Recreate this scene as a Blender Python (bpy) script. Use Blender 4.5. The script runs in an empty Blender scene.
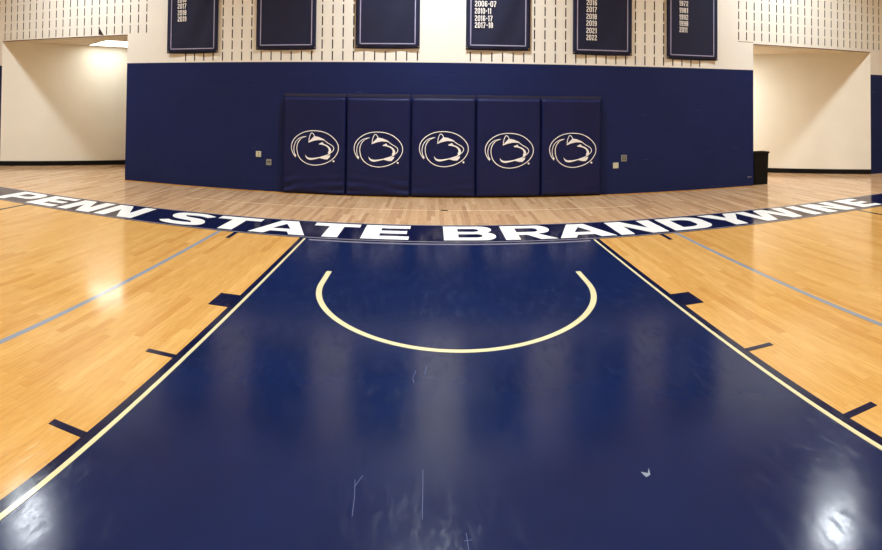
import bpy, bmesh, math, random
from mathutils import Matrix, Vector
random.seed(7)
F = 0.3048                      # the court is laid out in feet; everything is built in metres
S = bpy.context.scene
COL = S.collection

# ------------------------------------------------------------------ camera
# x to the right, y away from the camera (0 = baseline of the court), z up
F_PX, U0, V0 = 592.04, 437.60, 92.07
cd = bpy.data.cameras.new('camera')
cam = bpy.data.objects.new('camera', cd)
COL.objects.link(cam)
cd.type = 'PANO'
cd.panorama_type = 'CENTRAL_CYLINDRICAL'      # the photograph is a swept phone panorama
cd.central_cylindrical_range_u_min = (0 - U0) / F_PX
cd.central_cylindrical_range_u_max = (882 - U0) / F_PX
cd.central_cylindrical_range_v_max = V0 / F_PX
cd.central_cylindrical_range_v_min = -(550 - V0) / F_PX
cd.central_cylindrical_radius = 1.0
cd.clip_start = 0.01
cd.clip_end = 200
yaw, pitch, roll = -0.0065, 0.0207, -0.0109
Rm = Matrix.Rotation(yaw, 3, 'Z') @ Matrix.Rotation(pitch, 3, 'X') @ Matrix.Rotation(roll, 3, 'Y')
Rm = Rm @ Matrix(((1, 0, 0), (0, 0, -1), (0, 1, 0)))
cam.matrix_world = Matrix.Translation((-0.1252 * F, -21.4933 * F, 5.0 * F)) @ Rm.to_4x4()
S.camera = cam

# ------------------------------------------------------------------ world, lamps, exposure
S.view_settings.view_transform = 'Standard'
S.view_settings.look = 'None'
S.view_settings.gamma = 1.0
S.view_settings.use_curve_mapping = False
S.view_settings.exposure = 0.14
w = bpy.data.worlds.new('world'); S.world = w
w.use_nodes = True
w.node_tree.nodes['Background'].inputs[0].default_value = (1, 0.95, 0.85, 1)
w.node_tree.nodes['Background'].inputs[1].default_value = 0.05

def lamp(x, y, z, power, size=0.55, color=(0.90, 0.97, 1.0)):
    l = bpy.data.lights.new('high_bay_lamp', 'AREA')
    l.shape = 'DISK'; l.spread = math.radians(132); l.size = size; l.energy = power; l.color = color
    o = bpy.data.objects.new('high_bay_lamp', l)
    o.location = (x * F, y * F, z * F)
    COL.objects.link(o)
    return o
CENTRE, SIDE = 160, 122
for yy in (4.6, -9.5, -24, -38, -52, -66):
    for xx in (-20.8, 0, 20.8):
        lamp(xx, yy, 18.5, (CENTRE if xx == 0 else SIDE) * (1.0 if yy > 0 else 0.62))

l = bpy.data.lights.new('recess_lamp', 'AREA'); l.shape = 'RECTANGLE'; l.size = 1.2; l.size_y = 0.6
l.energy = 85; l.color = (1, 0.98, 0.92)
o = bpy.data.objects.new('recess_lamp', l); o.location = (17.2 * F, 17.0 * F, 8.8 * F); COL.objects.link(o)

# ------------------------------------------------------------------ materials
def newmat(name):
    m = bpy.data.materials.new(name); m.use_nodes = True
    nt = m.node_tree
    return m, nt, nt.nodes['Principled BSDF']
def N(nt, typ, **kw):
    n = nt.nodes.new(typ)
    for k, v in kw.items(): setattr(n, k, v)
    return n
def LK(nt, a, b): nt.links.new(a, b)
def srgb(r, g, b):
    f = lambda c: (c / 255 / 12.92) if c / 255 <= 0.04045 else ((c / 255 + 0.055) / 1.055) ** 2.4
    return (f(r), f(g), f(b), 1)
def math_(nt, op, a, b=None, c=None):
    n = N(nt, 'ShaderNodeMath', operation=op)
    for i, v in enumerate((a, b, c)):
        if v is None: continue
        if isinstance(v, (int, float)): n.inputs[i].default_value = v
        else: LK(nt, v, n.inputs[i])
    return n.outputs[0]
def ramp(nt, fac, stops):
    n = N(nt, 'ShaderNodeValToRGB')
    while len(n.color_ramp.elements) < len(stops): n.color_ramp.elements.new(0.5)
    for e, (p, c) in zip(n.color_ramp.elements, stops): e.position = p; e.color = c
    LK(nt, fac, n.inputs[0]); return n.outputs[0]
def mixc(nt, fac, a, b, mode='MIX'):
    n = N(nt, 'ShaderNodeMix', data_type='RGBA', blend_type=mode)
    for s, v in ((n.inputs[0], fac), (n.inputs[6], a), (n.inputs[7], b)):
        if isinstance(v, (int, float, tuple)): s.default_value = v
        else: LK(nt, v, s)
    return n.outputs[2]
def coords(nt, scale=(1, 1, 1)):
    t = N(nt, 'ShaderNodeNewGeometry')
    m = N(nt, 'ShaderNodeMapping'); m.inputs['Scale'].default_value = scale
    LK(nt, t.outputs['Position'], m.inputs[0]); return m.outputs[0]
def noise(nt, vec, scale, detail=4, rough=0.55):
    n = N(nt, 'ShaderNodeTexNoise'); n.inputs['Scale'].default_value = scale
    n.inputs['Detail'].default_value = detail; n.inputs['Roughness'].default_value = rough
    LK(nt, vec, n.inputs['Vector']); return n.outputs['Fac']
def bump(nt, h, strength, dist, bs, sock='Normal'):
    b = N(nt, 'ShaderNodeBump'); b.inputs['Strength'].default_value = strength
    b.inputs['Distance'].default_value = dist
    LK(nt, h, b.inputs['Height']); LK(nt, b.outputs[0], bs.inputs[sock]); return b

def plain(name, col, rough=0.6, spec=0.5, metal=0.0, var=0.06, nscale=6, coat=0, coat_r=0.1):
    m, nt, bs = newmat(name)
    v = coords(nt)
    f = noise(nt, v, nscale)
    lo = tuple(c * (1 - var) for c in col[:3]) + (1,)
    hi = tuple(min(1, c * (1 + var)) for c in col[:3]) + (1,)
    LK(nt, ramp(nt, f, [(0.3, lo), (0.7, hi)]), bs.inputs['Base Color'])
    bs.inputs['Roughness'].default_value = rough
    bs.inputs['Specular IOR Level'].default_value = spec
    bs.inputs['Metallic'].default_value = metal
    bs.inputs['Coat Weight'].default_value = coat
    bs.inputs['Coat Roughness'].default_value = coat_r
    return m

COAT_R = 0.085
def gloss_floor(nt, bs, extra=0.0):
    """the same clear floor varnish over wood and paint, faintly scuffed"""
    bs.inputs['Roughness'].default_value = 0.5
    bs.inputs['Specular IOR Level'].default_value = 0.0
    bs.inputs['Coat Weight'].default_value = 1.0
    bs.inputs['Coat IOR'].default_value = 1.29
    v = coords(nt)
    f = noise(nt, v, 1.3, 5)
    g = noise(nt, coords(nt, (1, 0.25, 1)), 22, 4, 0.7)
    r = math_(nt, 'MULTIPLY_ADD', f, 0.08, COAT_R - 0.04 + extra)
    r = math_(nt, 'MULTIPLY_ADD', g, 0.05, r)
    sc = noise(nt, coords(nt, (1, 0.3, 1)), 16, 8, 0.8)
    sc = ramp(nt, sc, [(0.50, (0, 0, 0, 1)), (0.62, (1, 1, 1, 1))])
    r = math_(nt, 'MULTIPLY_ADD', sc, 0.10, r)
    LK(nt, r, bs.inputs['Coat Roughness'])
    h = math_(nt, 'MULTIPLY_ADD', noise(nt, coords(nt, (1, 0.15, 1)), 60, 6, 0.7), 0.35, noise(nt, v, 5.0, 3))
    h = math_(nt, 'MULTIPLY_ADD', noise(nt, coords(nt, (0.2, 1, 1)), 35, 6, 0.7), 0.25, h)
    b = bump(nt, h, 0.10, 0.004, bs, 'Coat Normal')

def wood(name, tones, line=0.75):
    """narrow maple strips running towards the wall"""
    m, nt, bs = newmat(name)
    g = N(nt, 'ShaderNodeNewGeometry'); sp = N(nt, 'ShaderNodeSeparateXYZ')
    LK(nt, g.outputs['Position'], sp.inputs[0])
    x = math_(nt, 'DIVIDE', sp.outputs[0], 0.057)
    row = math_(nt, 'FLOOR', x)
    wn = N(nt, 'ShaderNodeTexWhiteNoise', noise_dimensions='1D'); LK(nt, row, wn.inputs['W'])
    y = math_(nt, 'DIVIDE', sp.outputs[1], 0.85)
    y = math_(nt, 'MULTIPLY_ADD', wn.outputs['Value'], 7.3, y)
    colm = math_(nt, 'FLOOR', y)
    cb = N(nt, 'ShaderNodeCombineXYZ'); LK(nt, row, cb.inputs[0]); LK(nt, colm, cb.inputs[1])
    w2 = N(nt, 'ShaderNodeTexWhiteNoise', noise_dimensions='3D'); LK(nt, cb.outputs[0], w2.inputs['Vector'])
    base = ramp(nt, w2.outputs['Value'], tones)
    grain = noise(nt, coords(nt, (26, 1.6, 1)), 2.6, 7, 0.66)
    base = mixc(nt, 0.75, base, ramp(nt, grain, [(0.32, (0.78, 0.71, 0.62, 1)), (0.60, (1, 1, 1, 1))]), 'MULTIPLY')
    fx = math_(nt, 'FRACT', x); fy = math_(nt, 'FRACT', y)
    ex = math_(nt, 'LESS_THAN', fx, 0.03); ey = math_(nt, 'LESS_THAN', fy, 0.004)
    e = math_(nt, 'MAXIMUM', ex, ey)
    e = math_(nt, 'MULTIPLY', e, 0.28)
    base = mixc(nt, e, base, (0.25, 0.13, 0.05, 1))
    LK(nt, base, bs.inputs['Base Color'])
    gloss_floor(nt, bs)
    return m

M = {}
M['wood'] = wood('varnished_maple', [(0.0, srgb(206, 153, 80)), (0.2, srgb(214, 164, 91)), (0.8, srgb(220, 172, 99)), (1.0, srgb(226, 179, 108))])
M['wood_pale'] = wood('pale_maple', [(0.0, srgb(184, 146, 110)), (0.3, srgb(203, 165, 126)), (0.75, srgb(212, 176, 137)), (1.0, srgb(221, 187, 150))])
M['wood_edge'] = wood('amber_maple', [(0.0, srgb(200, 140, 60)), (1.0, srgb(226, 168, 84))])

def paint(name, col, var=0.1, scuff=0.0, extra=0.0):
    m, nt, bs = newmat(name)
    f = noise(nt, coords(nt), 2.0, 5)
    lo = tuple(c * (1 - var) for c in col[:3]) + (1,); hi = tuple(min(1, c * (1 + var)) for c in col[:3]) + (1,)
    c = ramp(nt, f, [(0.3, lo), (0.7, hi)])
    if scuff:
        s = noise(nt, coords(nt, (9, 1.2, 1)), 5, 8, 0.75)
        s = math_(nt, 'MULTIPLY', math_(nt, 'GREATER_THAN', s, 0.70), scuff)
        c = mixc(nt, s, c, srgb(120, 130, 165))
    LK(nt, c, bs.inputs['Base Color']); gloss_floor(nt, bs, extra)
    return m
M['lane'] = paint('navy_lane_paint', srgb(16, 31, 72), 0.12, 0.15, 0.035)
M['navy_line'] = paint('navy_line_paint', srgb(14, 20, 54))
M['cream_line'] = paint('cream_line_paint', srgb(222, 213, 168), 0.04)
M['white_line'] = paint('white_letter_paint', srgb(250, 250, 248), 0.02)
M['grey_line'] = paint('blue_grey_line_paint', srgb(140, 150, 164), 0.05)
M['edge_line'] = paint('grey_border_paint', srgb(140, 138, 150), 0.05)
M['dark_line'] = paint('black_line_paint', srgb(40, 34, 40), 0.05)

def block_wall(name, col, rough, joint=0.5, scuff=False, var=0.03, axis='x'):
    """painted concrete block: courses as faint grooves"""
    m, nt, bs = newmat(name)
    g = N(nt, 'ShaderNodeNewGeometry'); sp = N(nt, 'ShaderNodeSeparateXYZ')
    LK(nt, g.outputs['Position'], sp.inputs[0])
    cb = N(nt, 'ShaderNodeCombineXYZ')
    if axis == 'x': LK(nt, sp.outputs[0], cb.inputs[0])
    elif axis == 'y': LK(nt, sp.outputs[1], cb.inputs[0])
    else:
        LK(nt, math_(nt, 'MULTIPLY', math_(nt, 'SUBTRACT', sp.outputs[0], sp.outputs[1]), 0.707), cb.inputs[0])
    LK(nt, math_(nt, 'SUBTRACT', sp.outputs[2], 7.29 * F), cb.inputs[1])
    br = N(nt, 'ShaderNodeTexBrick')
    br.inputs['Scale'].default_value = 1.0
    br.inputs['Brick Width'].default_value = 1.19 * F
    br.inputs['Row Height'].default_value = 0.645 * F
    br.inputs['Mortar Size'].default_value = 0.004
    br.inputs['Mortar Smooth'].default_value = 0.6
    br.offset = 0.5
    LK(nt, cb.outputs[0], br.inputs['Vector'])
    f = noise(nt, coords(nt), 1.4, 5)
    lo = tuple(c * (1 - var) for c in col[:3]) + (1,); hi = tuple(min(1, c * (1 + var)) for c in col[:3]) + (1,)
    c = ramp(nt, f, [(0.3, lo), (0.7, hi)])
    if scuff:
        s = noise(nt, coords(nt, (1.6, 1, 40)), 1.3, 2, 0.5)
        s2 = noise(nt, coords(nt, (1, 1, 1)), 2.3, 2, 0.5)
        s = math_(nt, 'MULTIPLY', math_(nt, 'GREATER_THAN', s, 0.72), math_(nt, 'GREATER_THAN', s2, 0.56))
        c = mixc(nt, math_(nt, 'MULTIPLY', s, 0.35), c, srgb(110, 115, 150))
    LK(nt, c, bs.inputs['Base Color'])
    bs.inputs['Roughness'].default_value = rough
    bs.inputs['Specular IOR Level'].default_value = 0.2
    fine = noise(nt, coords(nt), 60, 3)
    h = math_(nt, 'MULTIPLY_ADD', fine, 0.15, math_(nt, 'SUBTRACT', 1.0, br.outputs['Fac']))
    bump(nt, h, joint, 0.004, bs)
    return m
M['cream'] = block_wall('cream_block', srgb(240, 238, 231), 0.6, 0.35)
M['cream_y'] = block_wall('cream_block_side', srgb(238, 226, 204), 0.6, 0.35, axis='y')
M['cream_recess'] = block_wall('cream_wall', srgb(243, 241, 230), 0.55, 0.10, axis='d')
M['blue_wall'] = block_wall('navy_block', srgb(21, 34, 84), 0.55, 0.45, True, 0.08)
M['ceil'] = plain('ceiling_paint', srgb(226, 216, 196), 0.8)
M['slot'] = plain('slot_shade_paint', srgb(52, 42, 38), 0.9)  # dark colour stands in for the shade inside the block slots
M['pad'] = None
def vinyl(name, col):
    m, nt, bs = newmat(name)
    f = noise(nt, coords(nt), 3, 4)
    lo = tuple(c * 0.92 for c in col[:3]) + (1,); hi = tuple(c * 1.08 for c in col[:3]) + (1,)
    LK(nt, ramp(nt, f, [(0.3, lo), (0.7, hi)]), bs.inputs['Base Color'])
    bs.inputs['Roughness'].default_value = 0.5
    bs.inputs['Specular IOR Level'].default_value = 0.25
    bump(nt, noise(nt, coords(nt), 260, 2), 0.15, 0.001, bs)
    return m
M['pad'] = vinyl('navy_vinyl', srgb(18, 26, 73))
M['pad_strip'] = plain('navy_strip', srgb(30, 32, 64), 0.6)
M['logo'] = plain('white_print', srgb(252, 253, 255), 0.5, var=0.02)
M['banner'] = plain('navy_banner_cloth', srgb(15, 21, 57), 0.8, var=0.1, nscale=3)
M['banner_line'] = plain('lavender_piping', srgb(165, 165, 200), 0.6)
M['brass'] = plain('brass', srgb(190, 170, 110), 0.35, metal=0.8)
M['black'] = plain('black_rubber_base', srgb(9, 8, 8), 0.6, 0.2)
M['bin'] = plain('black_plastic', srgb(7, 7, 8), 0.6, 0.2)
M['plate'] = plain('ivory_plate', srgb(206, 208, 184), 0.4)
M['plate_grey'] = plain('grey_plate', srgb(150, 154, 150), 0.35, metal=0.3)
M['socket'] = plain('dark_socket', srgb(50, 52, 40), 0.5)
M['steel'] = plain('dull_steel', srgb(70, 56, 44), 0.4, metal=0.6)
M['rust'] = plain('brown_lintel', srgb(120, 92, 74), 0.6)
M['housing'] = plain('white_metal', srgb(235, 235, 230), 0.5)
m, nt, bs = newmat('lit_diffuser')
bs.inputs['Base Color'].default_value = (1, 1, 1, 1)
bs.inputs['Emission Color'].default_value = (1.0, 0.97, 0.88, 1)
bs.inputs['Emission Strength'].default_value = 5.5
M['diffuser'] = m

# ------------------------------------------------------------------ helpers
def link(name, me, mats, parent=None, label=None):
    o = bpy.data.objects.new(name, me)
    for mm in (mats if isinstance(mats, (list, tuple)) else [mats]): me.materials.append(mm)
    COL.objects.link(o)
    if parent: o.parent = parent
    if label: o['label'] = label
    return o
def from_bm(name, bm, mats, parent=None, label=None, smooth=False, recalc=True):
    if recalc: bmesh.ops.recalc_face_normals(bm, faces=bm.faces[:])
    me = bpy.data.meshes.new(name)
    for v in bm.verts: v.co = v.co * F
    bm.to_mesh(me); bm.free()
    if smooth:
        for p in me.polygons: p.use_smooth = True
    return link(name, me, mats, parent, label)
def structure(o): o['kind'] = 'structure'; return o
def tag(o, label, cat, group=None):
    o['label'] = label; o['category'] = cat
    if group: o['group'] = group
    return o
def empty(name, loc=(0, 0, 0), rz=0):
    o = bpy.data.objects.new(name, None); COL.objects.link(o)
    o.location = tuple(c * F for c in loc); o.rotation_euler = (0, 0, rz); o.empty_display_size = 0.1
    return o
def box(bm, x0, x1, y0, y1, z0, z1, mi=0, bev=0):
    vs = [bm.verts.new((x, y, z)) for x in (x0, x1) for y in (y0, y1) for z in (z0, z1)]
    fs = [bm.faces.new([vs[i] for i in q]) for q in ((0, 1, 3, 2), (4, 6, 7, 5), (0, 4, 5, 1), (2, 3, 7, 6), (0, 2, 6, 4), (1, 5, 7, 3))]
    for f in fs: f.material_index = mi
    if bev:
        es = list({e for f in fs for e in f.edges})
        bmesh.ops.bevel(bm, geom=es, offset=bev, segments=2, affect='EDGES', profile=0.6)
    return vs
def quad(bm, pts, mi=0):
    f = bm.faces.new([bm.verts.new(p) for p in pts]); f.material_index = mi; return f
def slab(bm, pts, z0, z1):
    """a closed thin prism over a flat outline (feet)"""
    a = [bm.verts.new((x, y, z0)) for x, y in pts]; b = [bm.verts.new((x, y, z1)) for x, y in pts]
    n = len(pts)
    bm.faces.new(b); bm.faces.new(a[::-1])
    for i in range(n): bm.faces.new((a[i], a[(i + 1) % n], b[(i + 1) % n], b[i]))
def shape_mesh(loops, thick=0.0):
    """fill flat outlines with holes -> mesh in the xy plane (feet)"""
    c = bpy.data.curves.new('outline', 'CURVE'); c.dimensions = '2D'; c.fill_mode = 'BOTH'; c.extrude = thick
    if not thick: c.fill_mode = 'FRONT'
    for lp in loops:
        s = c.splines.new('POLY'); s.points.add(len(lp) - 1)
        for p, q in zip(s.points, lp): p.co = (q[0], q[1], 0, 1)
        s.use_cyclic_u = True
    o = bpy.data.objects.new('outline', c); COL.objects.link(o)
    bpy.context.view_layer.update()
    me = bpy.data.meshes.new_from_object(o.evaluated_get(bpy.context.evaluated_depsgraph_get()))
    bpy.data.objects.remove(o); bpy.data.curves.remove(c)
    me.materials.clear()
    return me
def stroke(pts, widths, cyclic=False):
    """outline polygon of a line of varying width"""
    n = len(pts); L, Rr = [], []
    if not isinstance(widths, (list, tuple)): widths = [widths] * n
    for i in range(n):
        a = pts[max(i - 1, 0)]; b = pts[min(i + 1, n - 1)]
        dx, dy = b[0] - a[0], b[1] - a[1]; l = math.hypot(dx, dy) or 1
        nx, ny = -dy / l, dx / l; hw = widths[i] / 2
        L.append((pts[i][0] + nx * hw, pts[i][1] + ny * hw)); Rr.append((pts[i][0] - nx * hw, pts[i][1] - ny * hw))
    return L + Rr[::-1]
def spline(pts, k=8):
    """Catmull-Rom through points (any dimension)"""
    out = []; n = len(pts)
    for i in range(n - 1):
        p0, p1, p2, p3 = pts[max(i - 1, 0)], pts[i], pts[i + 1], pts[min(i + 2, n - 1)]
        for j in range(k):
            t = j / k
            out.append(tuple(0.5 * (2 * b + (c - a) * t + (2 * a - 5 * b + 4 * c - d) * t * t + (3 * b - a - 3 * c + d) * t ** 3)
                             for a, b, c, d in zip(p0, p1, p2, p3)))
    out.append(tuple(pts[-1])); return out

# ------------------------------------------------------------------ room shell
YW = 10.54            # face of the wall behind the basket
TOP = 24.0
PADZ = 7.26           # top of the navy paint
CRS = 0.645           # course height
XL, XR = -18.42, 19.07        # ends of the navy wall
OL, OR = -28.8, 29.0        # outer ends of the two openings
LINT = 9.05
LINT_R = 8.92           # the right opening is a touch lower
SIDE_X = 34.0

bm = bmesh.new()
quad(bm, [(-SIDE_X, -76, 0), (SIDE_X, -76, 0), (SIDE_X, 0.0, 0), (-SIDE_X, 0.0, 0)], 0)
quad(bm, [(-SIDE_X, 0, 0), (SIDE_X, 0, 0), (SIDE_X, 27, 0), (-SIDE_X, 27, 0)], 1)
floor = structure(from_bm('floor', bm, [M['wood'], M['wood_pale']]))

# slotted block wall: every slot is a real recess
bm = bmesh.new()
ZONES = [(-30.3, -17.1, 3), (-14.44, -1.03, 0), (1.84, 15.32, 0), (18.01, 31.0, 3)]
cols = []
for a, b, k0 in ZONES:
    for i in range(24):
        cols.append((a + (b - a) * i / 23, k0))
SW = 0.034
xs = sorted({-SIDE_X, SIDE_X, XL, XR, OL, OR} | {round(c - SW, 4) for c, _ in cols} | {round(c + SW, 4) for c, _ in cols})
NR = 22
def slot_rows(k0):
    """clear slots of one column, bottom and top of each; the blocks over the openings sit a little lower"""
    dz = -0.17 if k0 else 0.0
    return [(7.29 + dz + CRS * k + 0.06, 7.29 + dz + CRS * k + 0.575) for k in range(k0, NR)]
slotx = {round(c - SW, 4): k0 for c, k0 in cols}
D_ = 0.10
for i in range(len(xs) - 1):
    x0, x1 = xs[i], xs[i + 1]
    xm = (x0 + x1) / 2
    opening = (OL < xm < XL) or (XR < xm < OR)
    # merge plain cells vertically where there is no slot
    if x0 in slotx:
        rws = slot_rows(slotx[x0]); bottoms = {round(r0, 4) for r0, _ in rws}
        zcuts = sorted({0.0, PADZ, TOP} | ({LINT if xm < 0 else LINT_R} if slotx[x0] else set()) | bottoms | {round(r1, 4) for _, r1 in rws})
    else:
        zcuts = [0.0, PADZ, LINT if xm < 0 else LINT_R, TOP]
    for j in range(len(zcuts) - 1):
        z0, z1 = zcuts[j], zcuts[j + 1]
        zm = (z0 + z1) / 2
        if opening and zm < (LINT if xm < 0 else LINT_R): continue
        mi = 1 if zm < PADZ else 0
        if x0 in slotx and z0 in bottoms:
            quad(bm, [(x0, YW + D_, z0), (x1, YW + D_, z0), (x1, YW + D_, z1), (x0, YW + D_, z1)], 2)
            quad(bm, [(x0, YW, z0), (x0, YW + D_, z0), (x0, YW + D_, z1), (x0, YW, z1)], 2)
            quad(bm, [(x1, YW, z0), (x1, YW, z1), (x1, YW + D_, z1), (x1, YW + D_, z0)], 2)
            quad(bm, [(x0, YW, z1), (x0, YW + D_, z1), (x1, YW + D_, z1), (x1, YW, z1)], 0)
            quad(bm, [(x0, YW, z0), (x1, YW, z0), (x1, YW + D_, z0), (x0, YW + D_, z0)], 0)
        else:
            quad(bm, [(x0, YW, z0), (x1, YW, z0), (x1, YW, z1), (x0, YW, z1)], mi)
TB = YW + 0.9
for x0, x1, z0, z1 in ((XL, XR, 0, LINT_R), (-SIDE_X, 0, LINT, TOP), (0, SIDE_X, LINT_R, TOP)):
    quad(bm, [(x0, TB, z0), (x1, TB, z0), (x1, TB, z1), (x0, TB, z1)], 0)
for x in (XL, XR):
    quad(bm, [(x, YW, 0), (x, TB, 0), (x, TB, LINT), (x, YW, LINT)], 0)
for x0, x1, zl in ((OL, XL, LINT), (XR, OR, LINT_R)):
    quad(bm, [(x0, YW, zl), (x1, YW, zl), (x1, TB, zl), (x0, TB, zl)], 0)
wall_front = structure(from_bm('wall_front', bm, [M['cream'], M['blue_wall'], M['slot']], recalc=False))
# thin lintels over the two openings
for x0, x1, zl in ((OL, XL, LINT), (XR, OR, LINT_R)):
    bm = bmesh.new(); box(bm, x0, x1, YW - 0.01, YW + 0.35, zl - 0.03, zl)
    o = from_bm('lintel', bm, M['rust'], wall_front, 'thin brown steel lintel')
bm = bmesh.new(); box(bm, XR - 1.1, XR, YW - 0.008, YW + 0.01, LINT_R + 0.08, LINT_R + 0.11)
from_bm('block_joint', bm, M['rust'], wall_front, 'thin brown joint')
bm = bmesh.new()
a = [(-20.53, 9.58), (-20.18, 9.06), (-20.54, 9.13)]
va = [bm.verts.new((x, YW - 0.012, z)) for x, z in a]; vb = [bm.verts.new((x, YW + 0.02, z)) for x, z in a]
bm.faces.new(va); bm.faces.new(vb[::-1])
for i in range(3): bm.faces.new((va[i], va[(i + 1) % 3], vb[(i + 1) % 3], vb[i]))
from_bm('chipped_slot', bm, M['slot'], wall_front, 'dark triangular chip in the slotted blocks')

def wall_plane(name, p0, p1, z0, z1, th, mat):
    """a wall of real thickness from p0 to p1; th pushes to the left of the direction"""
    dx, dy = p1[0] - p0[0], p1[1] - p0[1]; l = math.hypot(dx, dy); nx, ny = -dy / l * th, dx / l * th
    bm = bmesh.new()
    lo = [(p0[0], p0[1]), (p1[0], p1[1]), (p1[0] + nx, p1[1] + ny), (p0[0] + nx, p0[1] + ny)]
    slab(bm, lo, z0, z1)
    return structure(from_bm(name, bm, mat))
wall_plane('wall_left', (-SIDE_X, -76), (-SIDE_X, YW), 0, TOP, 0.6, M['cream_y'])
wall_plane('wall_right', (SIDE_X, YW), (SIDE_X, -76), 0, TOP, 0.6, M['cream_y'])
wall_plane('wall_back', (SIDE_X, -76), (-SIDE_X, -76), 0, TOP, 0.6, M['cream'])
bm = bmesh.new(); box(bm, -SIDE_X - 0.6, SIDE_X + 0.6, -76.6, TB, TOP, TOP + 0.4)
structure(from_bm('ceiling', bm, M['ceil']))
# recesses behind the openings: diagonal walls closing on a rear wall
DL0, DL1 = (OL, YW), (-16.6, 25.8)
DR1, DR0 = (15.8, 24.64), (OR, YW)
wall_plane('wall_recess_left', DL0, DL1, 0, 9.2, 0.5, M['cream_recess'])
wall_plane('wall_recess_right', DR1, DR0, 0, 9.2, 0.5, M['cream_recess'])
wall_plane('wall_recess_rear', (-17, 25.6), (17.5, 25.6), 0, 9.2, 0.5, M['cream'])
bm = bmesh.new(); box(bm, -SIDE_X, 0, TB + 0.0, 27, 9.01, 9.3); box(bm, 0, SIDE_X, TB + 0.0, 27, 8.88, 9.3)
structure(from_bm('ceiling_recess', bm, M['ceil']))
def baseboard(name, p0, p1, side):
    dx, dy = p1[0] - p0[0], p1[1] - p0[1]; l = math.hypot(dx, dy); nx, ny = -dy / l * side, dx / l * side
    bm = bmesh.new()
    slab(bm, [p0, p1, (p1[0] + nx * 0.04, p1[1] + ny * 0.04), (p0[0] + nx * 0.04, p0[1] + ny * 0.04)], 0, 0.34)
    return structure(from_bm(name, bm, M['black']))
baseboard('baseboard_left', DL0, DL1, -1)
baseboard('baseboard_right', DR1, DR0, -1)

# ------------------------------------------------------------------ court paint (parts of the floor)
Z1, Z2, Z3, Z4 = 0.004, 0.008, 0.012, 0.016
def patch(name, pts, mat, z, label=None, parent=floor):
    bm = bmesh.new(); slab(bm, pts, 0.0005, z)
    return from_bm(name, bm, mat, parent, label)
def rect(x0, x1, y0, y1): return [(x0, y0), (x1, y0), (x1, y1), (x0, y1)]
LX, RX = -4.78, 5.86
LY = -19.0
lane = patch('painted_lane', rect(LX - 0.07, RX + 0.07, LY, 0.0), M['lane'], Z1, 'navy painted free throw lane')
patch('lane_border', rect(LX - 0.19, LX - 0.03, LY, 0.0), M['navy_line'], Z2, 'dark navy border left of the lane')
patch('lane_border', rect(RX + 0.03, RX + 0.19, LY, 0.0), M['navy_line'], Z2, 'dark navy border right of the lane')
patch('lane_line', rect(LX - 0.03, LX + 0.045, LY, -0.12), M['cream_line'], Z3, 'cream line along the left side of the lane')
patch('lane_line', rect(RX - 0.045, RX + 0.03, LY, -0.12), M['cream_line'], Z3, 'cream line along the right side of the lane')
for s, x in ((-1, LX - 0.18), (1, RX + 0.18)):
    side = 'left' if s < 0 else 'right'
    for y0, y1, nm, ww in ((-7.86, -6.93, 'lane_block', 0.59), (-10.99, -10.84, 'lane_mark', 0.68), (-14.16, -14.0, 'lane_mark', 0.68)):
        xa, xb = sorted((x, x + s * ww * 0.9))
        patch(nm, rect(xa, xb, y0, y1), M['navy_line'], Z2, 'dark navy %s on the %s side' % ('block' if nm == 'lane_block' else 'tick mark', side))
# restricted arc
acx, ar, ary = 0.541, 3.69, 4.16
pts = [(acx - ar, -4.08)] + [(acx - ar * math.cos(t), -5.25 - ary * math.sin(t)) for t in [math.pi * i / 72 for i in range(73)]] + [(acx + ar, -4.08)]
o = stroke(pts, 0.155)
bm = bmesh.new()
n = len(pts); Lp, Rp = o[:n], o[n:][::-1]
tv = [(bm.verts.new((*a, Z2)), bm.verts.new((*b, Z2))) for a, b in zip(Lp, Rp)]
for i in range(n - 1): bm.faces.new((tv[i][0], tv[i][1], tv[i + 1][1], tv[i + 1][0]))
from_bm('restricted_arc', bm, M['cream_line'], floor, 'cream restricted area arc under the basket')
# side lines
patch('court_line', rect(-8.21, -8.07, -40, 0.0), M['grey_line'], Z1, 'thin blue grey line on the left half')
patch('court_line', rect(9.13, 9.27, -40, 0.0), M['grey_line'], Z1, 'thin blue grey line on the right half')
patch('baseline_tick', rect(-7.56, -7.40, -1.0, 0.0), M['navy_line'], Z2, 'short dark tick left of the lane')
patch('baseline_tick', rect(8.50, 8.66, -1.0, 0.0), M['navy_line'], Z2, 'short dark tick right of the lane')
patch('court_line', rect(-17.72, -17.56, -40, 0.0), M['dark_line'], Z1, 'thin dark line far left')
patch('court_line', rect(18.46, 18.62, -40, 0.0), M['dark_line'], Z1, 'thin dark line far right')
# band with the lettering
band = patch('baseline_band', rect(-33, 33, 0.0, 3.06), M['navy_line'], Z2, 'navy band along the baseline')
patch('band_border', rect(-33, 33, 0.05, 0.14), M['edge_line'], Z3, 'thin grey line along the band', band)
patch('band_border', rect(-33, 33, 2.98, 3.08), M['edge_line'], Z3, 'thin grey line along the band', band)
patch('lane_end_line', rect(LX + 0.2, RX - 0.2, -0.33, -0.20), M['edge_line'], Z3, 'thin grey line at the end of the lane')
patch('floor_strip', rect(XL, XR, 10.12, YW), M['wood_edge'], Z1, 'amber wood strip along the wall')
patch('seam', rect(-12.5, 9.8, 6.49, 6.53), plain('pale_seam', srgb(236, 208, 172), 0.5), Z1, 'thin pale seam across the boards')
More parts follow.
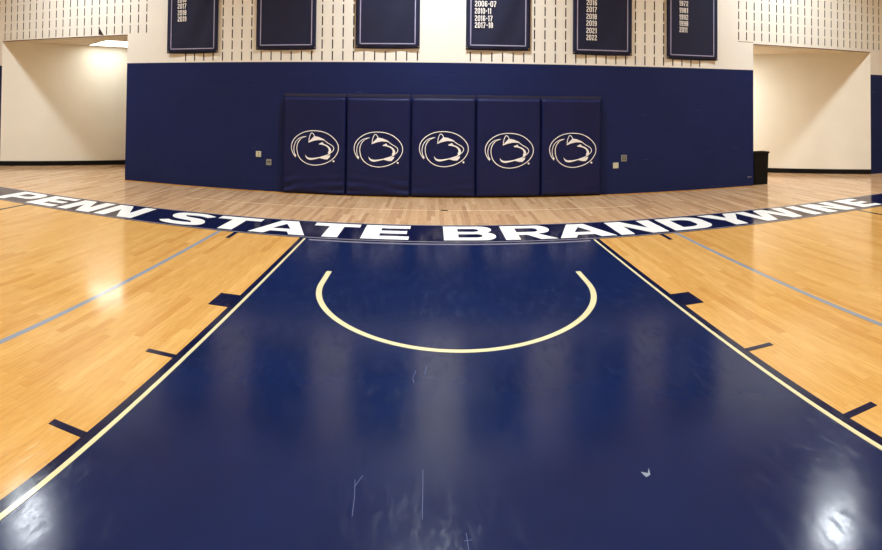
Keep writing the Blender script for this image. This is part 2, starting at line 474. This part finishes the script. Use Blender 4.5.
# scuffs
sm = plain('scuff', srgb(84, 96, 138), 0.6); sw_ = plain('pale_chip', srgb(140, 152, 165), 0.6)
for p in ([(-1.053, -14.3), (-1.07, -13.95), (-1.11, -13.6)], [(-0.215, -13.3), (-0.205, -14.27)], [(0.31, -14.5), (0.33, -14.85)], [(-1.02, -13.5), (-1.1, -13.75)],
          [(0.28, -14.62), (0.37, -14.61)], [(-0.4, -10.3), (-0.45, -10.6), (-0.42, -10.8)], [(-0.2, -10.1), (-0.24, -10.45)]):
    bm = bmesh.new(); q = stroke(p, 0.007); slab(bm, q, 0.0005, Z2); from_bm('scratch', bm, sm, lane, 'fine pale scratch')
patch('chip', [(2.70, -13.80), (2.78, -13.86), (2.83, -13.76), (2.80, -13.90), (2.73, -13.93)], sw_, Z2, 'small pale chip in the lane paint', lane)

# letters -------------------------------------------------------------
H0, H = 0.33, 2.45
TX, TY = 0.56, 0.55
def arc2(cx, cy, rx, ry, a0, a1, n=10):
    return [(cx + rx * math.cos(math.radians(a0 + (a1 - a0) * i / n)), cy + ry * math.sin(math.radians(a0 + (a1 - a0) * i / n))) for i in range(n + 1)]
def bowl(x0, x1, y0, y1, r, rx=None):
    """closed outline, square on the left, rounded on the right"""
    rx = rx or r
    return [(x0, y0)] + arc2(x1 - rx, y0 + r, rx, r, -90, 0) + arc2(x1 - rx, y1 - r, rx, r, 0, 90) + [(x0, y1)]
def g_P(w): 
    return [[(0, 0), (TX, 0), (TX, 0.72)] + arc2(w - 0.5, 0.72 + 0.62, 0.5, 0.62, -90, 0) + arc2(w - 0.5, H - 0.62, 0.5, 0.62, 0, 90) + [(0, H)],
            bowl(TX, w - 0.52, 1.22, H - 0.5, 0.3)[::-1]]
def g_E(w):
    return [[(0, 0), (w, 0), (w, TY), (TX + .1, TY), (TX + .1, 0.97), (w - .1, 0.97), (w - .1, 1.48), (TX + .1, 1.48), (TX + .1, H - TY), (w, H - TY), (w, H), (0, H)]]
def g_N(w):
    return [[(0, 0), (TX, 0), (TX, H - 0.95), (w - TX - 0.12, 0), (w, 0), (w, H), (w - TX, H), (w - TX, 0.95), (TX + 0.12, H), (0, H)]]
def g_T(w):
    return [[(w / 2 - .3, 0), (w / 2 + .3, 0), (w / 2 + .3, H - TY), (w, H - TY), (w, H), (0, H), (0, H - TY), (w / 2 - .3, H - TY)]]
def g_A(w):
    c = w / 2
    return [[(0, 0), (0.62, 0), (0.62 + .16, 0.45), (w - 0.62 - .16, 0.45), (w - 0.62, 0), (w, 0), (c + .36, H), (c - .36, H)],
            [(c - 0.36, 0.93), (c, 1.85), (c + 0.36, 0.93)]]
def g_B(w):
    out = [(0, 0)] + arc2(w - .5, 0.68, .5, .68, -90, 55) + arc2(w - .58, H - 0.6, .5, .6, -50, 90) + [(0, H)]
    return [out, bowl(TX, w - .52, .46, 1.02, .22)[::-1], bowl(TX, w - .6, 1.46, 1.98, .22)[::-1]]
def g_R(w):
    out = [(0, 0), (TX, 0), (TX, .78), (TX + .35, .78), (w - .66, 0), (w, 0), (w - .62, .95)] + arc2(w - .56, H - 0.72, .5, .72, -70, 90) + [(0, H)]
    return [out, bowl(TX, w - .56, 1.28, 1.97, .26)[::-1]]
def g_D(w):
    return [[(0, 0)] + arc2(w - .75, .85, .75, .85, -90, 0) + arc2(w - .75, H - .85, .75, .85, 0, 90) + [(0, H)],
            bowl(TX, w - TX, .5, H - .5, .5)[::-1]]
def g_Y(w):
    c = w / 2
    return [[(c - .29, 0), (c + .29, 0), (c + .29, 1.0), (w, H), (w - .68, H), (c, 1.5), (.68, H), (0, H), (c - .29, 1.0)]]
def g_W(w):
    q = w / 4
    return [[(q - .28, 0), (q + .26, 0), (w / 2, 1.55), (w - q - .26, 0), (w - q + .28, 0), (w, H), (w - .55, H), (w - q, .85), (w / 2 + .27, H), (w / 2 - .27, H), (q, .85), (.55, H), (0, H)]]
def g_I(w): return [[(0, 0), (w, 0), (w, H), (0, H)]]
def g_S(w):
    pts = [(.08, .62), (.35, .36), (w * .5, .27), (w * .82, .36), (w - .30, .74), (w * .72, 1.08), (w * .5, 1.22), (w * .27, 1.38), (.30, 1.72), (w * .2, 2.08), (w * .5, 2.18), (w * .75, 2.10), (w - .12, 1.86)]
    ws = [.42, .5, .54, .55, .58, .58, .56, .58, .58, .55, .54, .5, .42]
    sp = spline([(a, b, c) for (a, b), c in zip(pts, ws)], 5)
    return [stroke([(a, b) for a, b, _ in sp], [c for _, _, c in sp])]
G = dict(P=g_P, E=g_E, N=g_N, T=g_T, A=g_A, B=g_B, R=g_R, D=g_D, Y=g_Y, W=g_W, I=g_I, S=g_S)
LET = [('P', -19.98, -18.25), ('E', -18.0, -16.42), ('N', -16.17, -14.42), ('N', -14.16, -12.28),
       ('S', -11.08, -9.22), ('T', -9.05, -7.15), ('A', -7.13, -4.9), ('T', -4.88, -3.02), ('E', -2.79, -1.0),
       ('B', .31, 2.3), ('R', 2.61, 4.6), ('A', 4.67, 6.9), ('N', 7.07, 9.07), ('D', 9.36, 11.28), ('Y', 11.42, 13.42),
       ('W', 13.3, 15.95), ('I', 16.2, 16.72), ('N', 17.08, 18.78), ('E', 19.2, 20.5)]
for ch, x0, x1 in LET:
    me = shape_mesh(G[ch](x1 - x0))
    for v in me.vertices: v.co = ((v.co.x + x0) * F, (v.co.y + H0) * F, Z4 * F)
    link('letter', me, M['white_line'], band, 'white block letter ' + ch)

# ------------------------------------------------------------------ floor anchor plate
bm = bmesh.new()
box(bm, -0.17, 0.17, -0.07, 0.07, 0.0, 0.03, bev=0.01)
o = from_bm('floor_anchor_plate', bm, M['steel'])
o.location = (0.42 * F, 6.5 * F, 0)
tag(o, 'small dark metal anchor plate set in the boards before the middle wall pad', 'floor plate')
bm = bmesh.new(); box(bm, -0.1, 0.1, -0.025, 0.025, 0.03, 0.036)
from_bm('slot', bm, M['socket'], o)

# ------------------------------------------------------------------ wall pads
def px(x, y): return ((x - 353) / 285 * 1.31, -(y - 275) / 205 * 0.945)
def logo_loops():
    P = lambda l: [px(*q) for q in l]
    W_ = 0.042
    loops = []
    ring = spline([(122, 392), (88, 340), (68, 275), (82, 205), (128, 145), (200, 98), (275, 76), (353, 70), (440, 80), (520, 110), (590, 165), (630, 225), (636, 290), (612, 350), (560, 408), (480, 452), (400, 472), (340, 476), (270, 464), (205, 430), (160, 380), (140, 320), (136, 265), (152, 210), (190, 165), (250, 138)], 6)
    n = len(ring); loops.append(stroke([px(*q) for q in ring], [W_ * (0.6 if i < 3 or i > n - 8 else 1) for i in range(n)]))
    loops.append(stroke([px(*q) for q in spline([(124, 380), (104, 330), (100, 270), (122, 205), (170, 160), (238, 140)], 6)], [.065] * 4 + [.038] * 27))
    # ear outline and forehead
    loops.append(stroke([px(*q) for q in spline([(280, 208), (286, 150), (305, 105), (318, 98), (335, 110), (352, 140)], 5)], 0.04))
    loops.append(P([(272, 214), (300, 180), (345, 134), (400, 142), (455, 165), (478, 188), (445, 180), (390, 178), (330, 192)]))
    loops.append(stroke([px(*q) for q in spline([(455, 168), (500, 205), (560, 240), (582, 270), (574, 300), (548, 325)], 5)], 0.04))
    # brow, muzzle
    loops.append(P(spline([(404, 222), (440, 205), (452, 206), (462, 222), (505, 240), (540, 270), (552, 305), (540, 335), (520, 340)], 5)
                   + spline([(512, 322), (522, 300), (515, 272), (490, 250), (450, 236), (404, 230)], 5)))
    loops.append(stroke([px(*q) for q in spline([(545, 330), (500, 355), (450, 372), (404, 388)], 5)], [.05] * 16))
    loops.append(P([(404, 388), (450, 374), (500, 362), (542, 352), (536, 376), (510, 404), (470, 404)]))
    # chin line
    loops.append(P(spline([(238, 355), (262, 382), (300, 392), (350, 390), (410, 380)], 5) + spline([(410, 392), (350, 408), (300, 416), (262, 404), (244, 380)], 5)))
    loops.append(arc2(*px(582, 424), .055, .055, 0, 360, 12)[:-1])
    return loops
logo_me = None
def logo_mesh():
    verts, faces = [], []
    for k, lp in enumerate(logo_loops()):
        me = shape_mesh([lp]); o0 = len(verts)
        verts += [(v.co.x * F, -0.0009 - 0.0001 * k, v.co.y * F) for v in me.vertices]
        faces += [[o0 + i for i in p.vertices][::1] for p in me.polygons]
        bpy.data.meshes.remove(me)
    me = bpy.data.meshes.new('emblem'); me.from_pydata(verts, [], faces); me.update(); return me
logo_me = logo_mesh()

PW = 3.50; PH0, PH1 = 0.05, 5.34; PT = 0.24
from mathutils import noise as mnoise
def pad_mesh(seed, wrinkle, PW):
    """vinyl skin over foam: rounded rim, flat face with soft sag wrinkles low down"""
    nx, nz = 36, 54
    bm = bmesh.new(); g = []
    for j in range(nz + 1):
        rowv = []
        for i in range(nx + 1):
            u, v = i / nx, j / nz
            x = -PW / 2 + PW * u; z = PH0 + (PH1 - PH0) * v
            e = min(u, 1 - u) * PW; e2 = min(v, 1 - v) * (PH1 - PH0)
            d = PT * min(1, (0.55 + 0.45 * min(1, e / 0.035) ** 0.5)) * min(1, (0.55 + 0.45 * min(1, e2 / 0.035) ** 0.5))
            low = max(0, 1 - (z - PH0) / 1.35)
            side = (abs(u - 0.5) * 2) ** 1.5
            wv = math.sin((z * 13 + (1 - u if seed % 2 else u) * 5 + 2.2 * mnoise.noise(Vector((x * 1.3, z, seed))))) * 0.07 * wrinkle * low * (0.25 + side)
            wv += mnoise.noise(Vector((x * 0.9, z * 0.8, seed * 3.1))) * 0.012
            if e < 0.02 or e2 < 0.02: wv = 0
            rowv.append(bm.verts.new((x, -(d + wv), z)))
        g.append(rowv)
    for j in range(nz):
        for i in range(nx): bm.faces.new((g[j][i], g[j][i + 1], g[j + 1][i + 1], g[j + 1][i]))
    edge = [g[0][i] for i in range(nx + 1)] + [g[j][nx] for j in range(1, nz + 1)] + [g[nz][i] for i in range(nx - 1, -1, -1)] + [g[j][0] for j in range(nz - 1, 0, -1)]
    back = [bm.verts.new((v.co.x, 0, v.co.z)) for v in edge]
    n = len(edge)
    for i in range(n): bm.faces.new((edge[(i + 1) % n], edge[i], back[i], back[(i + 1) % n]))
    bm.faces.new(back)
    return bm
plabels = ['navy wall pad with white emblem, first from the left, wrinkled low down',
           'navy wall pad with white emblem, second from the left, wrinkled near its foot',
           'middle navy wall pad of the five, behind the floor anchor plate',
           'fourth navy wall pad from the left, right of the middle one',
           'navy wall pad with white emblem at the right end, nearest the two right wall plates']
pxs = [(-8.36, -4.84), (-4.84, -1.33), (-1.33, 2.17), (2.17, 5.72), (5.72, 9.14)]
wr = [1.0, 0.9, 0.4, 0.15, 0.25]
for k, (a, b) in enumerate(pxs):
    r = empty('wall_pad', ((a + b) / 2, YW - 0.075, 0))
    tag(r, plabels[k], 'wall pad', 'navy wall pads under the basket end wall')
    from_bm('pad_body', pad_mesh(k + 1, wr[k], b - a - 0.045), M['pad'], r, smooth=True).location = (0, 0, -0.03 * F if k in (0, 1) else 0)
    bm = bmesh.new(); box(bm, -PW / 2 + .04, PW / 2 - .04, -0.05, 0.07, PH1 - 0.02, PH1 + 0.17, bev=0.01)
    from_bm('mounting_strip', bm, M['pad_strip'], r, 'thin dark strip above the pad')
    bm = bmesh.new(); box(bm, -PW / 2 + .06, PW / 2 - .06, 0.0, 0.07, PH0 + .05, PH1 - 0.03)
    from_bm('backing_board', bm, M['black'], r)
    e = link('emblem', logo_me, M['logo'] if k == 0 else [], r, 'white line emblem of a cat head in an oval')
    e.location = ((0.06, 0.02, 0.03, 0.03, 0.06)[k] * F, -(PT + 0.02) * F, (2.53 if k != 2 else 2.60) * F)

# ------------------------------------------------------------------ wall plates
def plate(x, z, w_, h_, mat, kind, label):
    bm = bmesh.new(); box(bm, -w_ / 2, w_ / 2, -0.035, 0, -h_ / 2, h_ / 2, bev=0.008)
    o = from_bm(kind, bm, mat); o.location = (x * F, YW * F, z * F)
    tag(o, label, 'outlet' if kind == 'power_outlet' else 'wall plate', 'plates on the navy wall')
    return o
def sockets(o, spots, s=0.085, mat='socket', nm='socket'):
    for x, z in spots:
        bm = bmesh.new(); box(bm, x - s / 2, x + s / 2, -0.045, -0.03, z - s / 2, z + s / 2, bev=0.006)
        from_bm(nm, bm, M[mat], o)
o = plate(-9.83, 2.06, .30, .32, M['plate'], 'power_outlet', 'upper ivory power outlet on the navy wall left of the pads')
sockets(o, [(-.0, .07), (0, -.07)], 0.05); 
o = plate(-9.22, 1.63, .30, .34, M['plate_grey'], 'power_outlet', 'lower grey outlet with dark sockets beside the leftmost pad')
sockets(o, [(-.05, .02), (.06, .02)], 0.08)
o = plate(10.06, 1.62, .32, .32, M['plate'], 'wall_plate', 'blank pale ivory plate on the navy wall right of the pads')
sockets(o, [(0, .1), (0, -.1)], 0.02, 'brass', 'screw')
o = plate(10.55, 2.02, .33, .36, M['plate_grey'], 'power_outlet', 'grey outlet with four dark holes, upper of the two right of the pads')
sockets(o, [(-.06, .07), (.06, .07), (-.06, -.06), (.06, -.06)], 0.07)
bm = bmesh.new(); box(bm, 18.66, 18.71, YW - 0.03, YW, 0.52, 0.60, bev=0.005); box(bm, 18.70, 18.93, YW - 0.012, YW, 0.53, 0.57)
tag(from_bm('wall_bracket', bm, M['plate_grey']), 'tiny pale two-pin bracket low on the navy wall near the black bin', 'bracket')

# ------------------------------------------------------------------ banners
BZ1 = 13.6
DIG = {'0': [[(.17, 1.0), (.17, 1.6), (.35, 1.84), (.65, 1.84), (.83, 1.6), (.83, .4), (.65, .16), (.35, .16), (.17, .4), (.17, 1.02)]],
       '1': [[(.5, 0), (.5, 2)], [(.2, 1.5), (.5, 1.75)]],
       '2': [[(.2, 1.45), (.2, 1.65), (.35, 1.8), (.65, 1.8), (.8, 1.65), (.8, 1.25), (.2, .5), (.2, .2), (.98, .2)]],
       '6': [[(.8, 1.5), (.8, 1.65), (.65, 1.8), (.35, 1.8), (.2, 1.6), (.2, .4), (.35, .2), (.65, .2), (.8, .4), (.8, .9), (.65, 1.08), (.2, 1.08)]],
       '7': [[(.02, 1.8), (.8, 1.8), (.8, 1.5), (.42, .7), (.42, 0)]],
       '8': [[(.25, 1.05), (.2, .85), (.2, .35), (.35, .2), (.65, .2), (.8, .35), (.8, .85), (.7, 1.05), (.8, 1.25), (.8, 1.65), (.65, 1.8), (.35, 1.8), (.2, 1.65), (.2, 1.25), (.3, 1.05), (.7, 1.05)]],
       '9': [[(.2, .5), (.2, .35), (.35, .2), (.65, .2), (.8, .4), (.8, 1.6), (.65, 1.8), (.35, 1.8), (.2, 1.6), (.2, 1.1), (.35, .92), (.8, .92)]],
       '-': [[(.1, 1.0), (.6, 1.0)]]}
def text_line(txt, x, z, wd, parent, h=0.32):
    """block athletic numerals"""
    adv = {'1': .80, '-': .80}
    total = sum(adv.get(c, 1.14) for c in txt)
    k = wd / total; kz = h / 2
    bm = bmesh.new(); cx = 0
    for ci, c in enumerate(txt):
        for li, ln in enumerate(DIG[c]):
            p = [((cx + a - (.1 if c == '1' else 0)) * k + x, b * kz + z - h / 2) for a, b in ln]
            o = stroke([(q[0] / k, q[1] / kz) for q in p], .30)
            n = len(p); L, Rr = o[:n], o[n:][::-1]
            yy = -0.006 - 0.0008 * li
            vv = [(bm.verts.new((a[0] * k, yy, a[1] * kz)), bm.verts.new((b[0] * k, yy, b[1] * kz))) for a, b in zip(L, Rr)]
            for i in range(n - 1): bm.faces.new((vv[i][0], vv[i + 1][0], vv[i + 1][1], vv[i][1]))
        cx += adv.get(c, 1.14)
    return from_bm('lettering', bm, M['logo'], parent, 'white year lettering ' + txt)
def banner(x0, x1, zb, lines, label, seed):
    w_ = x1 - x0; c = (x0 + x1) / 2
    zb -= 0.05
    r = empty('banner', (c, YW - 0.10, zb))
    tag(r, label, 'banner', 'navy banners hung on the slotted wall')
    nx, nz = 20, 32; bm = bmesh.new(); g = []; back = []
    for j in range(nz + 1):
        v = j / nz; ra = []; rb = []
        for i in range(nx + 1):
            u = i / nx; x = -w_ / 2 + w_ * u; z = (BZ1 - zb) * v
            amp = 0.022 * min(1, 6 * u, 6 * (1 - u))
            y = -0.022 + 2.9 * amp * (0.5 + 0.5 * math.sin(3.2 * x + 2.1 * (x * x * .35 - z * .8) + seed * 1.7))
            zz = z - (0.03 * math.sin(math.pi * u) if j == 0 else 0)
            ra.append(bm.verts.new((x, y, zz))); rb.append(bm.verts.new((x, y + 0.01, zz)))
        g.append(ra); back.append(rb)
    for j in range(nz):
        for i in range(nx):
            bm.faces.new((g[j][i], g[j][i + 1], g[j + 1][i + 1], g[j + 1][i]))
            bm.faces.new((back[j][i], back[j + 1][i], back[j + 1][i + 1], back[j][i + 1]))
    for j in range(nz):
        for s in (0, nx): bm.faces.new((g[j][s], g[j + 1][s], back[j + 1][s], back[j][s]))
    for i in range(nx):
        for s in (0, nz): bm.faces.new((g[s][i], g[s][i + 1], back[s][i + 1], back[s][i]))
    from_bm('cloth', bm, M['banner'], r, smooth=True)
    ins, lw = 0.23, 0.055
    bm = bmesh.new(); hw = w_ / 2 - ins; zt = BZ1 - zb - ins
    for a, b, c0, d in ((-hw, hw, ins, ins + lw), (-hw, hw, zt - lw, zt), (-hw, -hw + lw, ins, zt), (hw - lw, hw, ins, zt)):
        box(bm, a, b, -0.034, -0.028, c0, d)
    from_bm('border_line', bm, M['banner_line'], r, 'thin lavender border line')
    for s in (-1, 1):
        bm = bmesh.new(); bmesh.ops.create_cone(bm, cap_ends=True, segments=12, radius1=.035, radius2=.03, depth=.02, matrix=Matrix.Translation((s * (w_ / 2 - .07), -0.02, 0.10)) @ Matrix.Rotation(math.pi / 2, 4, 'X'))
        from_bm('grommet', bm, M['brass'], r)
    bm = bmesh.new(); bmesh.ops.create_cone(bm, cap_ends=True, segments=12, radius1=.04, radius2=.04, depth=w_ + .1, matrix=Matrix.Translation((0, 0, BZ1 - zb)) @ Matrix.Rotation(math.pi / 2, 4, 'Y'))
    from_bm('hanging_rod', bm, M['housing'], r)
    for txt, tx, tz, wd in lines:
        e = text_line(txt, tx - c, tz - zb, wd, r)
        e.location = (0, -0.030 * F, 0)
banner(-15.62, -12.36, 7.85, [('2016', -14.97, 10.97, .60), ('2017', -14.97, 10.60, .60), ('2018', -14.96, 10.21, .60), ('2019', -14.95, 9.84, .60)],
       'leftmost navy banner, list of years ending in 2019', 1)
banner(-10.05, -6.60, 7.99, [], 'plain navy banner second from the left, above the left outlets', 2)
banner(-4.41, -0.91, 8.05, [], 'plain navy banner hanging left of the wide blank cream strip', 3)
banner(1.58, 5.10, 8.02, [('2006-07', 2.04, 10.48, 1.21), ('2010-11', 2.04, 10.09, .93), ('2016-17', 2.045, 9.69, 1.0), ('2017-18', 2.05, 9.32, 1.02)],
       'navy banner with hyphenated seasons ending in 2017-18', 4)
banner(7.50, 10.96, 7.90, [('2016', 8.265, 10.77, .64), ('2017', 8.26, 10.39, .64), ('2018', 8.255, 9.99, .64), ('2019', 8.255, 9.61, .64), ('2021', 8.255, 9.20, .64), ('2022', 8.26, 8.81, .64)],
       'navy banner with a list of years ending in 2022', 5)
banner(13.12, 16.46, 7.80, [('1972', 13.915, 11.07, .60), ('1981', 13.915, 10.66, .60), ('1992', 13.915, 10.26, .60), ('1998', 13.915, 9.88, .60), ('2011', 13.915, 9.51, .55)],
       'rightmost navy banner, years from 1972 to 2011', 6)

# ------------------------------------------------------------------ black bin
r = empty('waste_bin', (19.70, YW + 0.42, 0))
tag(r, 'black plastic waste bin standing at the right end of the navy wall', 'bin')
def frus(bm, w0, d0, w1, d1, z0, z1, t):
    def ring(w_, d_, z): return [bm.verts.new((sx * w_ / 2, sy * d_ / 2, z)) for sx, sy in ((-1, -1), (1, -1), (1, 1), (-1, 1))]
    a, b = ring(w0, d0, z0), ring(w1, d1, z1); c, d = ring(w1 - t, d1 - t, z1), ring(w0 - t, d0 - t, z0 + t)
    for p, q in ((a, b), (b, c), (c, d)):
        for i in range(4): bm.faces.new((p[i], p[(i + 1) % 4], q[(i + 1) % 4], q[i]))
    bm.faces.new(a[::-1]); bm.faces.new(d)
    bmesh.ops.bevel(bm, geom=[e for e in bm.edges if abs(e.verts[0].co.z - e.verts[1].co.z) > .5], offset=0.03, segments=2, affect='EDGES')
bm = bmesh.new(); frus(bm, 1.02, .62, 1.10, .74, 0, 2.0, .06); from_bm('body', bm, M['bin'], r)
bm = bmesh.new()
for a in ((-.59, .59, -.40, -.33), (-.59, .59, .33, .40), (-.59, -.51, -.33, .33), (.51, .59, -.33, .33)): box(bm, *a, 1.96, 2.08)
from_bm('rim', bm, M['bin'], r)
bm = bmesh.new(); box(bm, -.50, .50, -.30, .30, 1.7, 1.9, bev=.03)
from_bm('bin_liner', bm, M['black'], r)

# ------------------------------------------------------------------ ceiling light in the left recess
r = empty('ceiling_light', (-21.75, 15.1, 9.01), math.radians(51))
tag(r, 'lit rectangular ceiling light over the left opening, beside the cream diagonal wall', 'light')
bm = bmesh.new()
for a in ((-1.7, 1.7, -2.1, -2.0), (-1.7, 1.7, 2.0, 2.1), (-1.7, -1.6, -2.0, 2.0), (1.6, 1.7, -2.0, 2.0)): box(bm, *a, -0.05, 0)
from_bm('frame', bm, M['housing'], r)
bm = bmesh.new(); box(bm, -1.6, 1.6, -2.0, 2.0, -0.03, -0.005)
from_bm('diffuser', bm, M['diffuser'], r, 'glowing white diffuser')
